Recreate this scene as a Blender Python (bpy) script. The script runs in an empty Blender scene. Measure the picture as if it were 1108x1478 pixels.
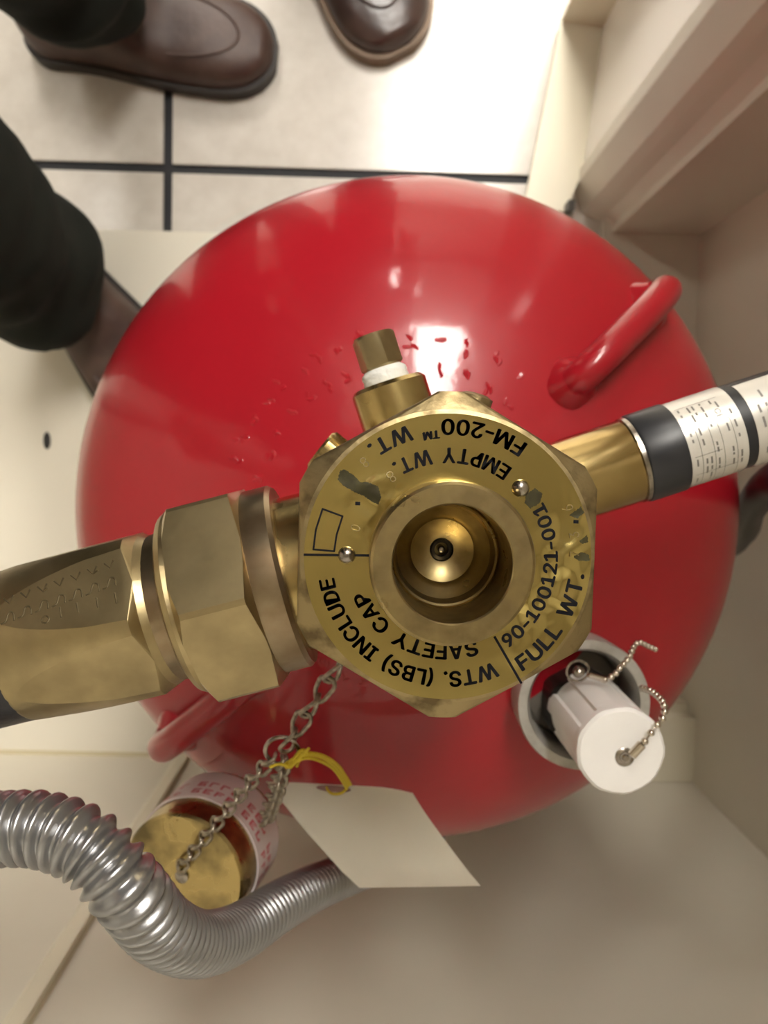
import bpy, bmesh, math, random
from mathutils import Vector, Matrix, Quaternion, noise
random.seed(7)
PI = math.pi
SC = bpy.context.scene
COL = SC.collection

# ------------------------------------------------------------------ camera
FPX, CX, CY = 1200.0, 554.0, 739.0          # focal length and centre in pixels of the 1108x1478 frame
CAMZ = 1.05                                  # metres above the closet floor (z = 0)
up_c = Vector((-(534 - CX) / FPX, (660 - CY) / FPX, 1.0)).normalized()   # world up seen in camera space
roll = math.radians(1.4)
xr = Vector((math.cos(roll), -math.sin(roll), 0))
x_c = (xr - up_c * xr.dot(up_c)).normalized()
y_c = up_c.cross(x_c)
R_CW = Matrix((x_c, y_c, up_c))              # camera -> world
cam = bpy.data.objects.new('camera', bpy.data.cameras.new('camera'))
COL.objects.link(cam)
cam.matrix_world = Matrix.Translation((0, 0, CAMZ)) @ R_CW.to_4x4()
cd = cam.data
cd.sensor_fit = 'VERTICAL'; cd.sensor_height = 32.0; cd.lens = 32.0 * FPX / 1478
cd.clip_start = 0.01; cd.clip_end = 50
cd.dof.use_dof = True; cd.dof.focus_distance = 0.238; cd.dof.aperture_fstop = cd.lens / 1.7
SC.camera = cam

# ------------------------------------------------------------------ world, exposure
w = bpy.data.worlds.new('world'); SC.world = w; w.use_nodes = True
w.node_tree.nodes['Background'].inputs[0].default_value = (1, 0.96, 0.9, 1)
w.node_tree.nodes['Background'].inputs[1].default_value = 0.25
SC.view_settings.view_transform = 'Standard'
SC.view_settings.look = 'None'
SC.view_settings.gamma = 1
SC.view_settings.exposure = 0.06
SC.view_settings.use_curve_mapping = False
LAMP = 40.0          # strength of the ceiling lamps' diffusers

def P(px, py, Z):
    """photo pixel -> world point at vertical distance Z below the camera"""
    d = R_CW @ Vector(((px - CX) / FPX, -(py - CY) / FPX, -1.0))
    return Vector((0, 0, CAMZ)) + d * (Z / -d.z)

# ------------------------------------------------------------------ materials
MATS = {}
def mat(name, col, rough=0.5, metal=0.0, var=0.0, vscale=20, bump=0.0, bscale=60, coat=0.0, col2=None,
        detail=4, emit=None, spec=0.5, rvar=0.0, contrast=(0.35, 0.65), sheen=0.0, bdist=0.002, coatr=0.08):
    m = bpy.data.materials.new(name); m.use_nodes = True
    nt = m.node_tree; b = nt.nodes['Principled BSDF']
    L = nt.links.new
    b.inputs['Base Color'].default_value = (*col, 1)
    b.inputs['Roughness'].default_value = rough
    b.inputs['Metallic'].default_value = metal
    b.inputs['Specular IOR Level'].default_value = spec
    if coat:
        b.inputs['Coat Weight'].default_value = coat
        b.inputs['Coat Roughness'].default_value = coatr
    if sheen: b.inputs['Sheen Weight'].default_value = sheen
    if emit:
        b.inputs['Emission Color'].default_value = (*emit[:3], 1); b.inputs['Emission Strength'].default_value = emit[3]
    tc = nt.nodes.new('ShaderNodeTexCoord')
    if var or col2:
        n = nt.nodes.new('ShaderNodeTexNoise'); n.inputs['Scale'].default_value = vscale; n.inputs['Detail'].default_value = detail
        L(tc.outputs['Object'], n.inputs['Vector'])
        r = nt.nodes.new('ShaderNodeValToRGB')
        r.color_ramp.elements[0].position = contrast[0]; r.color_ramp.elements[1].position = contrast[1]
        c2 = col2 if col2 else tuple(c * (1 - var) for c in col)
        r.color_ramp.elements[0].color = (*c2, 1); r.color_ramp.elements[1].color = (*col, 1)
        L(n.outputs['Fac'], r.inputs['Fac']); L(r.outputs['Color'], b.inputs['Base Color'])
        if rvar:
            mr = nt.nodes.new('ShaderNodeMapRange'); mr.inputs['From Min'].default_value = 0.3; mr.inputs['From Max'].default_value = 0.7
            mr.inputs['To Min'].default_value = rough + rvar; mr.inputs['To Max'].default_value = max(0.02, rough - rvar)
            L(n.outputs['Fac'], mr.inputs['Value']); L(mr.outputs['Result'], b.inputs['Roughness'])
    if bump:
        n2 = nt.nodes.new('ShaderNodeTexNoise'); n2.inputs['Scale'].default_value = bscale; n2.inputs['Detail'].default_value = 3
        L(tc.outputs['Object'], n2.inputs['Vector'])
        bp = nt.nodes.new('ShaderNodeBump'); bp.inputs['Strength'].default_value = bump; bp.inputs['Distance'].default_value = bdist
        L(n2.outputs['Fac'], bp.inputs['Height']); L(bp.outputs['Normal'], b.inputs['Normal'])
        if coat: L(bp.outputs['Normal'], b.inputs['Coat Normal'])
    MATS[name] = m
    return m

mat('red_paint', (0.37, 0.009, 0.018), 0.32, 0, bump=0.13, bscale=48, coat=0.6, coatr=0.09, var=0.12, vscale=9, spec=0.25)
mat('brass_aged', (0.46, 0.37, 0.20), 0.36, 1, col2=(0.33, 0.26, 0.14), vscale=55, bump=0.12, bscale=400, rvar=0.06, bdist=0.0004)
mat('brass_cast', (0.36, 0.28, 0.145), 0.44, 1, col2=(0.15, 0.11, 0.055), vscale=120, bump=0.25, bscale=500, rvar=0.08, contrast=(0.3, 0.52), bdist=0.0005)
mat('brass_machined', (0.52, 0.40, 0.17), 0.26, 1, col2=(0.36, 0.26, 0.11), vscale=60, rvar=0.05)
mat('brass_bore', (0.44, 0.345, 0.165), 0.33, 1, col2=(0.23, 0.17, 0.08), vscale=90, rvar=0.08, contrast=(0.3, 0.6))
mat('brass_polished', (0.62, 0.48, 0.22), 0.17, 1, col2=(0.50, 0.37, 0.16), vscale=40)
mat('brass_worn', (0.50, 0.38, 0.16), 0.3, 1, col2=(0.20, 0.155, 0.075), vscale=45, rvar=0.08, contrast=(0.36, 0.56))
mat('plate_gold', (0.64, 0.52, 0.20), 0.18, 1, var=0.12, vscale=30)
mat('ring_bronze', (0.36, 0.29, 0.19), 0.36, 1, col2=(0.24, 0.17, 0.10), vscale=70, rvar=0.06)
mat('print_black', (0.006, 0.006, 0.009), 0.7, spec=0.15)
mat('patch_olive', (0.075, 0.066, 0.028), 0.42, 0.5, var=0.5, vscale=200)
mat('stamp_dark', (0.10, 0.075, 0.035), 0.55, 0.6)
mat('steel', (0.46, 0.42, 0.37), 0.24, 1, col2=(0.25, 0.22, 0.19), vscale=300)
mat('steel_chain', (0.50, 0.45, 0.37), 0.30, 1, col2=(0.20, 0.17, 0.13), vscale=250)
mat('steel_bead', (0.60, 0.54, 0.46), 0.2, 1)
mat('galvanised', (0.52, 0.50, 0.46), 0.5, 0.5, col2=(0.36, 0.34, 0.30), vscale=90, bump=0.15, bscale=150)
mat('dark_metal', (0.05, 0.045, 0.04), 0.4, 0.8)
mat('white_plastic', (0.86, 0.84, 0.82), 0.35, 0, var=0.05, vscale=40)
mat('cup_gasket', (0.18, 0.155, 0.125), 0.6, 0.2, var=0.4, vscale=60)
mat('tape_white', (0.78, 0.78, 0.74), 0.6, 0, bump=0.5, bscale=400)
mat('cream_paint', (0.68, 0.64, 0.54), 0.38, 0, var=0.05, vscale=5, bump=0.05, bscale=300)
mat('cream_trim', (0.74, 0.69, 0.55), 0.35, 0, var=0.05, vscale=8)
mat('door_paint', (0.84, 0.80, 0.73), 0.22, 0)
mat('caulk', (0.52, 0.46, 0.30), 0.6)
mat('floor_tile', (0.60, 0.565, 0.51), 0.22, 0, col2=(0.52, 0.48, 0.425), vscale=38, detail=9, contrast=(0.3, 0.7), rvar=0.04)
mat('grout', (0.010, 0.010, 0.013), 0.7)
mat('room_wall', (0.40, 0.37, 0.32), 0.6)
mat('ceiling_white', (0.74, 0.73, 0.70), 0.8)
mat('lamp_diffuser', (0.9, 0.9, 0.9), 0.5, emit=(1.0, 0.955, 0.88, LAMP))
mat('rubber_black', (0.018, 0.018, 0.022), 0.42, 0, var=0.2, vscale=80, bump=0.1, bscale=400)
mat('sleeve_black', (0.022, 0.023, 0.027), 0.36)
mat('label_silver', (0.76, 0.74, 0.69), 0.26, 0.35)
mat('label_grey', (0.20, 0.19, 0.18), 0.5)
mat('paper', (0.86, 0.82, 0.70), 0.75, 0, var=0.06, vscale=25)
mat('paper_pink', (0.72, 0.62, 0.60), 0.55, 0, var=0.08, vscale=40)
mat('print_red', (0.55, 0.10, 0.12), 0.6)
mat('eyelet', (0.28, 0.15, 0.13), 0.7)
mat('string_yellow', (0.62, 0.46, 0.02), 0.6, 0, bump=0.6, bscale=900)
mat('conduit', (0.34, 0.34, 0.345), 0.28, 0.8, var=0.12, vscale=60)
mat('trousers', (0.017, 0.021, 0.017), 0.9, 0, var=0.35, vscale=14, spec=0.2, bump=0.3, bscale=700)
mat('leather_brown', (0.075, 0.042, 0.031), 0.5, 0, col2=(0.045, 0.021, 0.015), vscale=28, bump=0.25, bscale=120)
mat('leather_dark', (0.055, 0.030, 0.023), 0.30, 0, col2=(0.030, 0.016, 0.013), vscale=28, bump=0.2, bscale=120)
mat('sole', (0.020, 0.014, 0.011), 0.6)
mat('sole_tan', (0.16, 0.10, 0.055), 0.55)
mat('shirt_grey', (0.03, 0.032, 0.03), 0.85)
mat('shirt_blue', (0.03, 0.035, 0.05), 0.85)
mat('skin', (0.50, 0.30, 0.22), 0.5)
mat('hair', (0.03, 0.022, 0.017), 0.5)
mat('black_gap', (0.012, 0.011, 0.010), 0.6)

# ------------------------------------------------------------------ helpers
def root(name, loc, label, cat, group=None):
    o = bpy.data.objects.new(name, None); COL.objects.link(o)
    o.empty_display_size = 0.02
    o.location = loc; o['label'] = label; o['category'] = cat
    if group: o['group'] = group
    return o

def base_of(o):
    v = Vector((0, 0, 0))
    while o is not None:
        v += o.location; o = o.parent
    return v

def obj(name, bm, m, parent=None, origin=None, smooth=35, label=None, kind=None):
    """bmesh in world coordinates -> object; origin world point for its pivot"""
    if origin is None: origin = base_of(parent) if parent else Vector((0, 0, 0))
    origin = Vector(origin)
    for v in bm.verts: v.co -= origin
    bmesh.ops.recalc_face_normals(bm, faces=bm.faces[:])
    me = bpy.data.meshes.new(name); bm.to_mesh(me); bm.free()
    if m: me.materials.append(MATS[m])
    if smooth:
        me.polygons.foreach_set('use_smooth', [True] * len(me.polygons))
        me.set_sharp_from_angle(angle=math.radians(smooth))
    o = bpy.data.objects.new(name, me); COL.objects.link(o)
    if parent:
        o.parent = parent; o.location = origin - base_of(parent)
    else:
        o.location = origin
    if label: o['label'] = label
    if kind: o['kind'] = kind
    return o

def thing(name, bm, m, origin, label, cat, group=None, smooth=35, kind=None):
    o = obj(name, bm, m, None, origin, smooth, label, kind)
    if cat: o['category'] = cat
    if group: o['group'] = group
    return o

def frame(D):
    D = Vector(D).normalized()
    ref = Vector((0, 0, 1)) if abs(D.z) < 0.9 else Vector((1, 0, 0))
    V = (ref - D * ref.dot(D)).normalized()      # 'up' side
    U = V.cross(D)
    return D, U, V

def lathe(bm, O, D, prof, n=48, rfun=None, phase=0.0, cap=True, UV=None):
    """prof: list of (s along D, radius); rfun(theta, s, r) may change the radius; theta = 0 is the upper side"""
    O = Vector(O); D, U, V = frame(D)
    if UV: U, V = UV
    rings = []
    for s, r in prof:
        if r < 1e-7:
            rings.append([bm.verts.new(O + D * s)]); continue
        ring = []
        for k in range(n):
            t = 2 * PI * k / n
            rr = rfun(t, s, r) if rfun else r
            a = t + phase
            ring.append(bm.verts.new(O + D * s + (V * math.cos(a) + U * math.sin(a)) * rr))
        rings.append(ring)
    for A, B in zip(rings, rings[1:]):
        if len(A) == 1 and len(B) == 1: continue
        for k in range(n):
            j = (k + 1) % n
            if len(A) == 1: bm.faces.new((A[0], B[k], B[j]))
            elif len(B) == 1: bm.faces.new((A[k], A[j], B[0]))
            else: bm.faces.new((A[k], A[j], B[j], B[k]))
    if cap:
        for rg in (rings[0], rings[-1]):
            if len(rg) > 2:
                try: bm.faces.new(rg)
                except ValueError: pass
    return rings

def hexr(af, n=6, off=0.0):
    st = 2 * PI / n
    def f(t, s, r):
        a = (t + off + st / 2) % st - st / 2
        return min(r, af / 2 / math.cos(a))
    return f

def hexlathe(bm, O, D, prof, af, off=0.0, nf=6, nc=8, UV=None, cap=True):
    """turned profile cut by six flats (across flats af); rings keep exact vertices on the flat edges; off = angle of a flat's middle"""
    O = Vector(O); D, U, V = frame(D)
    if UV: U, V = UV
    rings = []
    for s, r in prof:
        if r < 1e-7: rings.append([bm.verts.new(O + D * s)]); continue
        q = af / 2 / r
        phi = math.acos(min(1.0, q)) if q < 1 else 0.0
        phi = min(max(phi, 0.004), PI / 6 - 0.002)
        ring = []
        for k in range(6):
            c = off + k * PI / 3
            an = [c - phi + 2 * phi * i / nf for i in range(nf)] + [c + phi + (PI / 3 - 2 * phi) * i / nc for i in range(nc)]
            for a in an:
                b = (a - c + PI / 6) % (PI / 3) - PI / 6
                rr = min(r, af / 2 / math.cos(b))
                ring.append(bm.verts.new(O + D * s + (V * math.cos(a) + U * math.sin(a)) * rr))
        rings.append(ring)
    for A, B in zip(rings, rings[1:]):
        n = max(len(A), len(B))
        for k in range(n):
            j = (k + 1) % n
            if len(A) == 1 and len(B) == 1: break
            if len(A) == 1: bm.faces.new((A[0], B[k], B[j]))
            elif len(B) == 1: bm.faces.new((A[k], A[j], B[0]))
            else: bm.faces.new((A[k], A[j], B[j], B[k]))
    if cap:
        for rg in (rings[0], rings[-1]):
            if len(rg) > 2: bm.faces.new(rg)
    return rings

def catmull(pts, per=12):
    pts = [Vector(p) for p in pts]
    ext = [pts[0] * 2 - pts[1]] + pts + [pts[-1] * 2 - pts[-2]]
    out = []
    for i in range(1, len(ext) - 2):
        p0, p1, p2, p3 = ext[i - 1:i + 3]
        for k in range(per):
            t = k / per
            out.append(0.5 * ((2 * p1) + (p2 - p0) * t + (2 * p0 - 5 * p1 + 4 * p2 - p3) * t * t + (-p0 + 3 * p1 - 3 * p2 + p3) * t ** 3))
    out.append(pts[-1])
    return out

def resample(path, step):
    out = [path[0].copy()]; acc = 0.0
    for a, b in zip(path, path[1:]):
        L = (b - a).length
        if L < 1e-9: continue
        d = step - acc
        while d <= L:
            out.append(a + (b - a) * (d / L)); d += step
        acc = L - (d - step)
    return out

def tube(bm, path, r, n=12, cap=True, closed=False, rfun=None):
    """r: radius or function(i, arclength); rfun(theta,i,r)"""
    path = [Vector(p) for p in path]; m = len(path)
    rings = []; prevV = None; s = 0.0
    for i, p in enumerate(path):
        if closed: T = path[(i + 1) % m] - path[i - 1]
        else: T = path[min(i + 1, m - 1)] - path[max(i - 1, 0)]
        T.normalize()
        if prevV is None: _, U, V = frame(T)
        else:
            V = (prevV - T * prevV.dot(T)).normalized(); U = V.cross(T)
        prevV = V
        if i: s += (p - path[i - 1]).length
        rr = r(i, s) if callable(r) else r
        ring = []
        for k in range(n):
            t = 2 * PI * k / n
            q = rfun(t, i, rr) if rfun else rr
            ring.append(bm.verts.new(p + (V * math.cos(t) + U * math.sin(t)) * q))
        rings.append(ring)
    pairs = list(zip(rings, rings[1:]))
    if closed: pairs.append((rings[-1], rings[0]))
    for A, B in pairs:
        for k in range(n):
            j = (k + 1) % n
            bm.faces.new((A[k], A[j], B[j], B[k]))
    if cap and not closed:
        bm.faces.new(rings[0]); bm.faces.new(rings[-1])
    return rings

def prism(bm, pts, z0, z1):
    a = [bm.verts.new((x, y, z0)) for x, y in pts]; b = [bm.verts.new((x, y, z1)) for x, y in pts]
    n = len(pts)
    bm.faces.new(a[::-1]); bm.faces.new(b)
    for i in range(n):
        j = (i + 1) % n
        bm.faces.new((a[i], a[j], b[j], b[i]))

def box(bm, x0, x1, y0, y1, z0, z1):
    prism(bm, [(x0, y0), (x1, y0), (x1, y1), (x0, y1)], z0, z1)

def sphere(bm, c, r, u=14, v=9, sc=(1, 1, 1)):
    M = Matrix.Translation(c) @ Matrix.Diagonal((*sc, 1))
    bmesh.ops.create_uvsphere(bm, u_segments=u, v_segments=v, radius=r, matrix=M)

def bevel(bm, w, seg=2, ang=40):
    ed = [e for e in bm.edges if len(e.link_faces) == 2 and e.calc_face_angle(0) > math.radians(ang)]
    bmesh.ops.bevel(bm, geom=ed, offset=w, segments=seg, affect='EDGES', profile=0.5, clamp_overlap=True)

NB = bmesh.new

# --- lettering: glyph outlines of the built-in font as flat meshes
_G = {}
try:
    import os
    FONT = bpy.data.fonts.load(os.path.join(bpy.utils.system_resource('DATAFILES'), 'fonts', 'Inter.woff2'))
except Exception:
    FONT = None
def glyph(ch, offset=0.012):
    k = (ch, offset)
    if k in _G: return _G[k]
    cu = bpy.data.curves.new('glyph', 'FONT'); cu.body = ch; cu.size = 1.0; cu.offset = offset; cu.fill_mode = 'FRONT'
    cu.resolution_u = 3
    if FONT: cu.font = FONT
    o = bpy.data.objects.new('glyph', cu); COL.objects.link(o)
    dg = bpy.context.evaluated_depsgraph_get(); e = o.evaluated_get(dg); me = e.to_mesh()
    vs = [(v.co.x, v.co.y) for v in me.vertices]; fs = [tuple(p.vertices) for p in me.polygons]
    e.to_mesh_clear(); bpy.data.objects.remove(o); bpy.data.curves.remove(cu)
    xs = [v[0] for v in vs] or [0, 0]
    _G[k] = (vs, fs, min(xs), max(xs)); return _G[k]

CAP = 0.727 if FONT else 0.70   # cap height of the built-in font at size 1 (approx.)
def layout(text, size, xscale=0.85, gap=0.09, space=0.30, offset=0.012, small=None):
    """-> list of (list of (u,v), faces), total width; size = cap height"""
    k = size / CAP; u = 0; out = []
    for i, ch in enumerate(text):
        kk, dv = k, 0.0
        if small and i in small: kk = k * 0.5; dv = size * 0.5
        if ch == ' ': u += space * k * xscale; continue
        vs, fs, a, b = glyph(ch, offset)
        out.append(([(u + (x - a) * kk * xscale, y * kk + dv) for x, y in vs], fs))
        u += (b - a) * kk * xscale + gap * kk
    return out, u - gap * k

def arc_text(bm, C, r, th0, th1, text, size, z, inward, offset=0.0, bold=0.0, small=None, zfun=None, xscale=0.85):
    """spread text between the angles th0 and th1 (degrees); inward: tops point to the centre and it reads counter-clockwise"""
    gl, wd = layout(text, size, xscale=xscale, offset=offset, small=small)
    t0, t1 = math.radians(th0), math.radians(th1)
    e = bold * size / CAP
    for (pts, fs), (eu, ev) in [(g, q) for g in gl for q in (((e, 0), (-e, 0), (0, e * .7), (0, -e * .7), (e * .7, e * .5), (-e * .7, -e * .5)) if bold else ((0, 0),))]:
        vv = []
        for u, v in pts:
            u += eu; v += ev
            t = t0 + (t1 - t0) * u / wd
            rr = r - v if inward else r + v
            x, y = C[0] + rr * math.cos(t), C[1] + rr * math.sin(t)
            vv.append(bm.verts.new((x, y, zfun(x, y) if zfun else z)))
        for f in fs:
            try: bm.faces.new([vv[i] for i in f])
            except ValueError: pass

def extrude_up(bm, h, fn=None):
    """give flat glyph meshes a thickness h along z (or fn(co) direction)"""
    fs = bm.faces[:]
    r = bmesh.ops.extrude_face_region(bm, geom=fs)
    for e in r['geom']:
        if isinstance(e, bmesh.types.BMVert):
            e.co += (fn(e.co) if fn else Vector((0, 0, 1))) * h

# ================================================================== SETTING
TZ = -0.02                       # tile floor, the closet floor's sheet is z = 0
YF = 0.272                       # front edge of the closet
YB = P(300, 1092, CAMZ).y        # back wall of the closet
XR = 0.405                       # right wall of the closet
XL = -1.0
CEIL = 2.45

fl = NB(); box(fl, -2.6, 2.2, YF - 0.02, 4.2, TZ - 0.06, TZ - 0.004)
fl_o = thing('floor', fl, 'grout', (0, 2, TZ - 0.06), 'floor of large off-white speckled tiles with black grout joints in front of the closet', None, smooth=0, kind='structure')
gA, gB, gC = P(242, 243, CAMZ - TZ), P(60, 241, CAMZ - TZ), P(770, 259, CAMZ - TZ)
TS, GW = 0.61, 0.0115
tile_me = None
for i in range(-4, 4):
    for j in range(-1, 7):
        x0, y0 = gA.x + i * TS, gA.y + j * TS
        x1, y1 = x0 + TS, y0 + TS
        x0 += GW / 2; y0 += GW / 2; x1 -= GW / 2; y1 -= GW / 2
        if j == -1: y0 = YF + 0.001
        bm = NB(); box(bm, x0, x1, y0, y1, TZ - 0.012, TZ); bevel(bm, 0.0012, 1)
        obj('tile', bm, 'floor_tile', fl_o, ((x0 + x1) / 2, (y0 + y1) / 2, TZ - 0.012), smooth=0)

cf = NB(); prism(cf, [(XL, YB), (XR, YB), (XR, 0.312), (0.285, 0.312), (0.285, YF), (XL, YF)], TZ - 0.06, 0.0); bevel(cf, 0.003, 2)
thing('floor_closet', cf, 'cream_paint', (0, 0, TZ - 0.06), 'cream painted sheet floor of the closet under the red cylinder', None, kind='structure')
bm = NB(); p = P(68, 636, CAMZ)
lathe(bm, (p.x, p.y, 0.0), (0, 0, 1), [(0, 0.0045), (0.0012, 0.0045), (0.0016, 0.0036)], 12)  # black disc, its colour stands in for the dark of a bolt hole
for v in bm.verts: v.co.y = p.y + (v.co.y - p.y) * 2.4
thing('slot_hole', bm, 'black_gap', (p.x, p.y, 0), 'small black oval disc standing in for a bolt hole in the cream closet floor', 'bolt hole')

wb = NB(); box(wb, XL - 0.08, XR + 0.08, YB - 0.06, YB, TZ, CEIL)
wall_b = thing('wall_back', wb, 'cream_paint', (0, YB, TZ), 'cream painted back wall of the closet', None, smooth=0, kind='structure')
wr = NB(); box(wr, XR, XR + 0.06, YB, 0.33, TZ, CEIL)
thing('wall_right', wr, 'cream_paint', (XR, 0, TZ), 'cream right side wall of the closet', None, smooth=0, kind='structure')
wl = NB(); box(wl, XL - 0.06, XL, YB, YF, TZ, CEIL)
thing('wall_left', wl, 'cream_paint', (XL, 0, TZ), 'cream left side wall of the closet', None, smooth=0, kind='structure')
# seam strip on the back wall: base found where the two seam lines meet the wall foot
def on_back(px, py):
    d = R_CW @ Vector(((px - CX) / FPX, -(py - CY) / FPX, -1.0)); t = YB / d.y
    return Vector((0, 0, CAMZ)) + d * t
sx0, sx1 = on_back(8, 1470).x, on_back(42, 1478).x
bm = NB(); prism(bm, [(sx0, YB), (sx1, YB), (sx1, YB + 0.007), (sx0 + 0.006, YB + 0.007)], 0.0, CEIL)
thing('trim_1', bm, 'cream_trim', ((sx0 + sx1) / 2, YB, 0), 'narrow vertical cover strip over the panel seam of the back wall', None, smooth=0, kind='structure')
bm = NB(); prism(bm, [(sx1, YB), (sx1 + 0.002, YB), (sx1 + 0.002, YB + 0.003), (sx1, YB + 0.003)], 0.0, CEIL)
thing('trim_2', bm, 'caulk', (sx1, YB, 0), 'thin dark caulk joint beside the seam strip of the back wall', None, smooth=0, kind='structure')
bm = NB(); prism(bm, [(XL, YB), (XR, YB), (XR, YB + 0.004), (XL, YB + 0.004)], 0.0, 0.004)
thing('trim_3', bm, 'caulk', (0, YB, 0), 'yellowed caulk bead where back wall meets closet floor', None, smooth=0, kind='structure')
# front jamb at the right of the opening, a folded post
jamb = NB()
jp = [(q.x, q.y) for q in (P(833, 265, CAMZ), P(846, 300, CAMZ), P(858, 307, CAMZ), P(872, 313, CAMZ), P(884, 324, CAMZ))]
YJ = P(900, 336, CAMZ).y
prism(jamb, [(jp[0][0], 0.36)] + jp + [(jp[-1][0], YJ), (XR + 0.06, YJ), (XR + 0.06, 0.36)], TZ, CEIL)
thing('trim_4', jamb, 'cream_paint', (0.30, 0.32, TZ), 'folded cream steel jamb post at the hinge side of the open door', None, smooth=0, kind='structure')
bm = NB(); box(bm, XR + 0.06, 2.2, 0.30, 0.36, TZ, CEIL)
thing('wall_front', bm, 'room_wall', (1.2, 0.33, TZ), 'painted room wall to the right of the closet opening', None, smooth=0, kind='structure')
bm = NB(); box(bm, -2.6, XL, YF - 0.02, YF + 0.04, TZ, CEIL)
thing('wall_front', bm, 'room_wall', (-1.8, YF, TZ), 'painted room wall to the left of the closet opening', None, smooth=0, kind='structure')
for nm, (a, b_, c, d), lab in (('wall_east', (2.2, 2.26, 0.3, 4.2), 'plain painted side wall of the room beyond the open door'),
                          ('wall_west', (-2.66, -2.6, 0.25, 4.2), 'plain painted side wall of the room behind the person with two feet in view'),
                          ('wall_far', (-2.66, 2.26, 4.2, 4.26), 'plain painted far wall of the room facing the closet')):
    bm = NB(); box(bm, a, b_, c, d, TZ, CEIL)
    thing(nm, bm, 'room_wall', ((a + b_) / 2, (c + d) / 2, TZ), lab, None, smooth=0, kind='structure')
bm = NB(); box(bm, -2.7, 2.3, YB - 0.1, 4.3, CEIL, CEIL + 0.05)
thing('ceiling', bm, 'ceiling_white', (0, 2, CEIL), 'white ceiling above the closet and the room', None, smooth=0, kind='structure')

bm = NB(); box(bm, XL, jp[0][0] + 0.02, YF, YF + 0.06, 2.03, CEIL)  # added unseen header, limits the overhead light on the cylinder
thing('shade_header', bm, 'room_wall', (-0.3, YF, 2.03), 'painted wall strip added out of view over the closet opening to cut overhead light', None, smooth=0, kind='structure')
bm = NB(); box(bm, XL - 0.05, XR + 0.05, YB, YF, 2.12, 2.16)  # added unseen top, makes the dome reflect a darker overhead
thing('shade_closet_top', bm, 'cream_paint', (0, 0, 2.12), 'cream sheet added out of view above the closet to darken overhead reflections', None, smooth=0, kind='structure')
# open door leaf: pan with bottom flange, from the hinge at the jamb outwards
hx, hy = jp[0][0] + 0.004, jp[0][1] + 0.012
fx, fy = P(871, 30, CAMZ - 0.01).x, P(871, 30, CAMZ - 0.01).y
dv = Vector((fx - hx, fy - hy, 0)); dl = dv.length; dv.normalize(); nv = Vector((dv.y, -dv.x, 0))   # nv points to the right, away from the opening
def dpt(a, b): q = Vector((hx, hy, 0)) + dv * a + nv * b; return (q.x, q.y)
bm = NB(); prism(bm, [dpt(0, 0), dpt(dl, 0), dpt(dl, 0.03), dpt(0, 0.03)], -0.005, 2.1)
door = thing('door_1', bm, 'door_paint', (hx, hy, 0), 'narrow cream steel door leaf standing open beside the bright tiles', None, smooth=0, kind='structure')
bm = NB(); prism(bm, [dpt(-0.05, -0.066), dpt(dl, -0.050), dpt(dl, 0), dpt(0.0, 0), dpt(-0.05, -0.014)], -0.004, 0.008); bevel(bm, 0.002, 2)
obj('bottom_flange', bm, 'cream_trim', door, smooth=30)
bm = NB(); prism(bm, [dpt(dl - 0.006, -0.05), dpt(dl, -0.05), dpt(dl, 0), dpt(dl - 0.006, 0)], 0.008, 2.1)
obj('edge_return', bm, 'cream_trim', door, smooth=30)
bm = NB(); q = P(822, 299, CAMZ - 0.02); box(bm, q.x - 0.004, q.x + 0.004, q.y - 0.006, q.y + 0.006, 0.008, 0.03); bevel(bm, 0.002)
obj('hinge', bm, 'dark_metal', door, label='small dark hinge pivot')

# support block of the cylinder at the foot of the back wall
a = P(880, 1032, 0.99); b_ = P(1026, 1038, 0.99); c = P(1020, 1100, 0.99)
br = root('support_channel', ((a.x + b_.x) / 2, YB + 0.03, 0), 'short cream steel channel on closet floor behind the white capped fitting', 'bracket')
bm = NB(); box(bm, a.x, b_.x, YB + 0.001, b_.y, 0.0, 0.06); bevel(bm, 0.006, 3)
obj('channel', bm, 'cream_trim', br)
bm = NB(); box(bm, a.x, b_.x - 0.02, b_.y + 0.0, b_.y + 0.012, 0.0, 0.035); bevel(bm, 0.002, 2)
obj('lip', bm, 'cream_trim', br)

# ceiling lamps
def lamp(x, y, wx, wy, label):
    r = root('ceiling_light', (x, y, CEIL - 0.03), label, 'ceiling light', 'recessed ceiling lights')
    bm = NB(); box(bm, x - wx / 2, x + wx / 2, y - wy / 2, y + wy / 2, CEIL - 0.022, CEIL - 0.012)
    obj('diffuser', bm, 'lamp_diffuser', r, smooth=0)
    for (x0, x1, y0, y1) in ((x - wx / 2 - .03, x - wx / 2, y - wy / 2 - .03, y + wy / 2 + .03), (x + wx / 2, x + wx / 2 + .03, y - wy / 2 - .03, y + wy / 2 + .03),
                             (x - wx / 2, x + wx / 2, y - wy / 2 - .03, y - wy / 2), (x - wx / 2, x + wx / 2, y + wy / 2, y + wy / 2 + .03)):
        bm = NB(); box(bm, x0, x1, y0, y1, CEIL - 0.03, CEIL - 0.0005); obj('frame', bm, 'ceiling_white', r, smooth=0)
lamp(0.33, 1.22, 0.50, 1.1, 'recessed ceiling light just outside the closet opening')
lamp(-0.90, 0.85, 0.25, 0.42, 'small recessed ceiling light above the straddling person')
lamp(-0.45, 2.95, 1.2, 1.2, 'large square ceiling light further out in the room')

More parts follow.
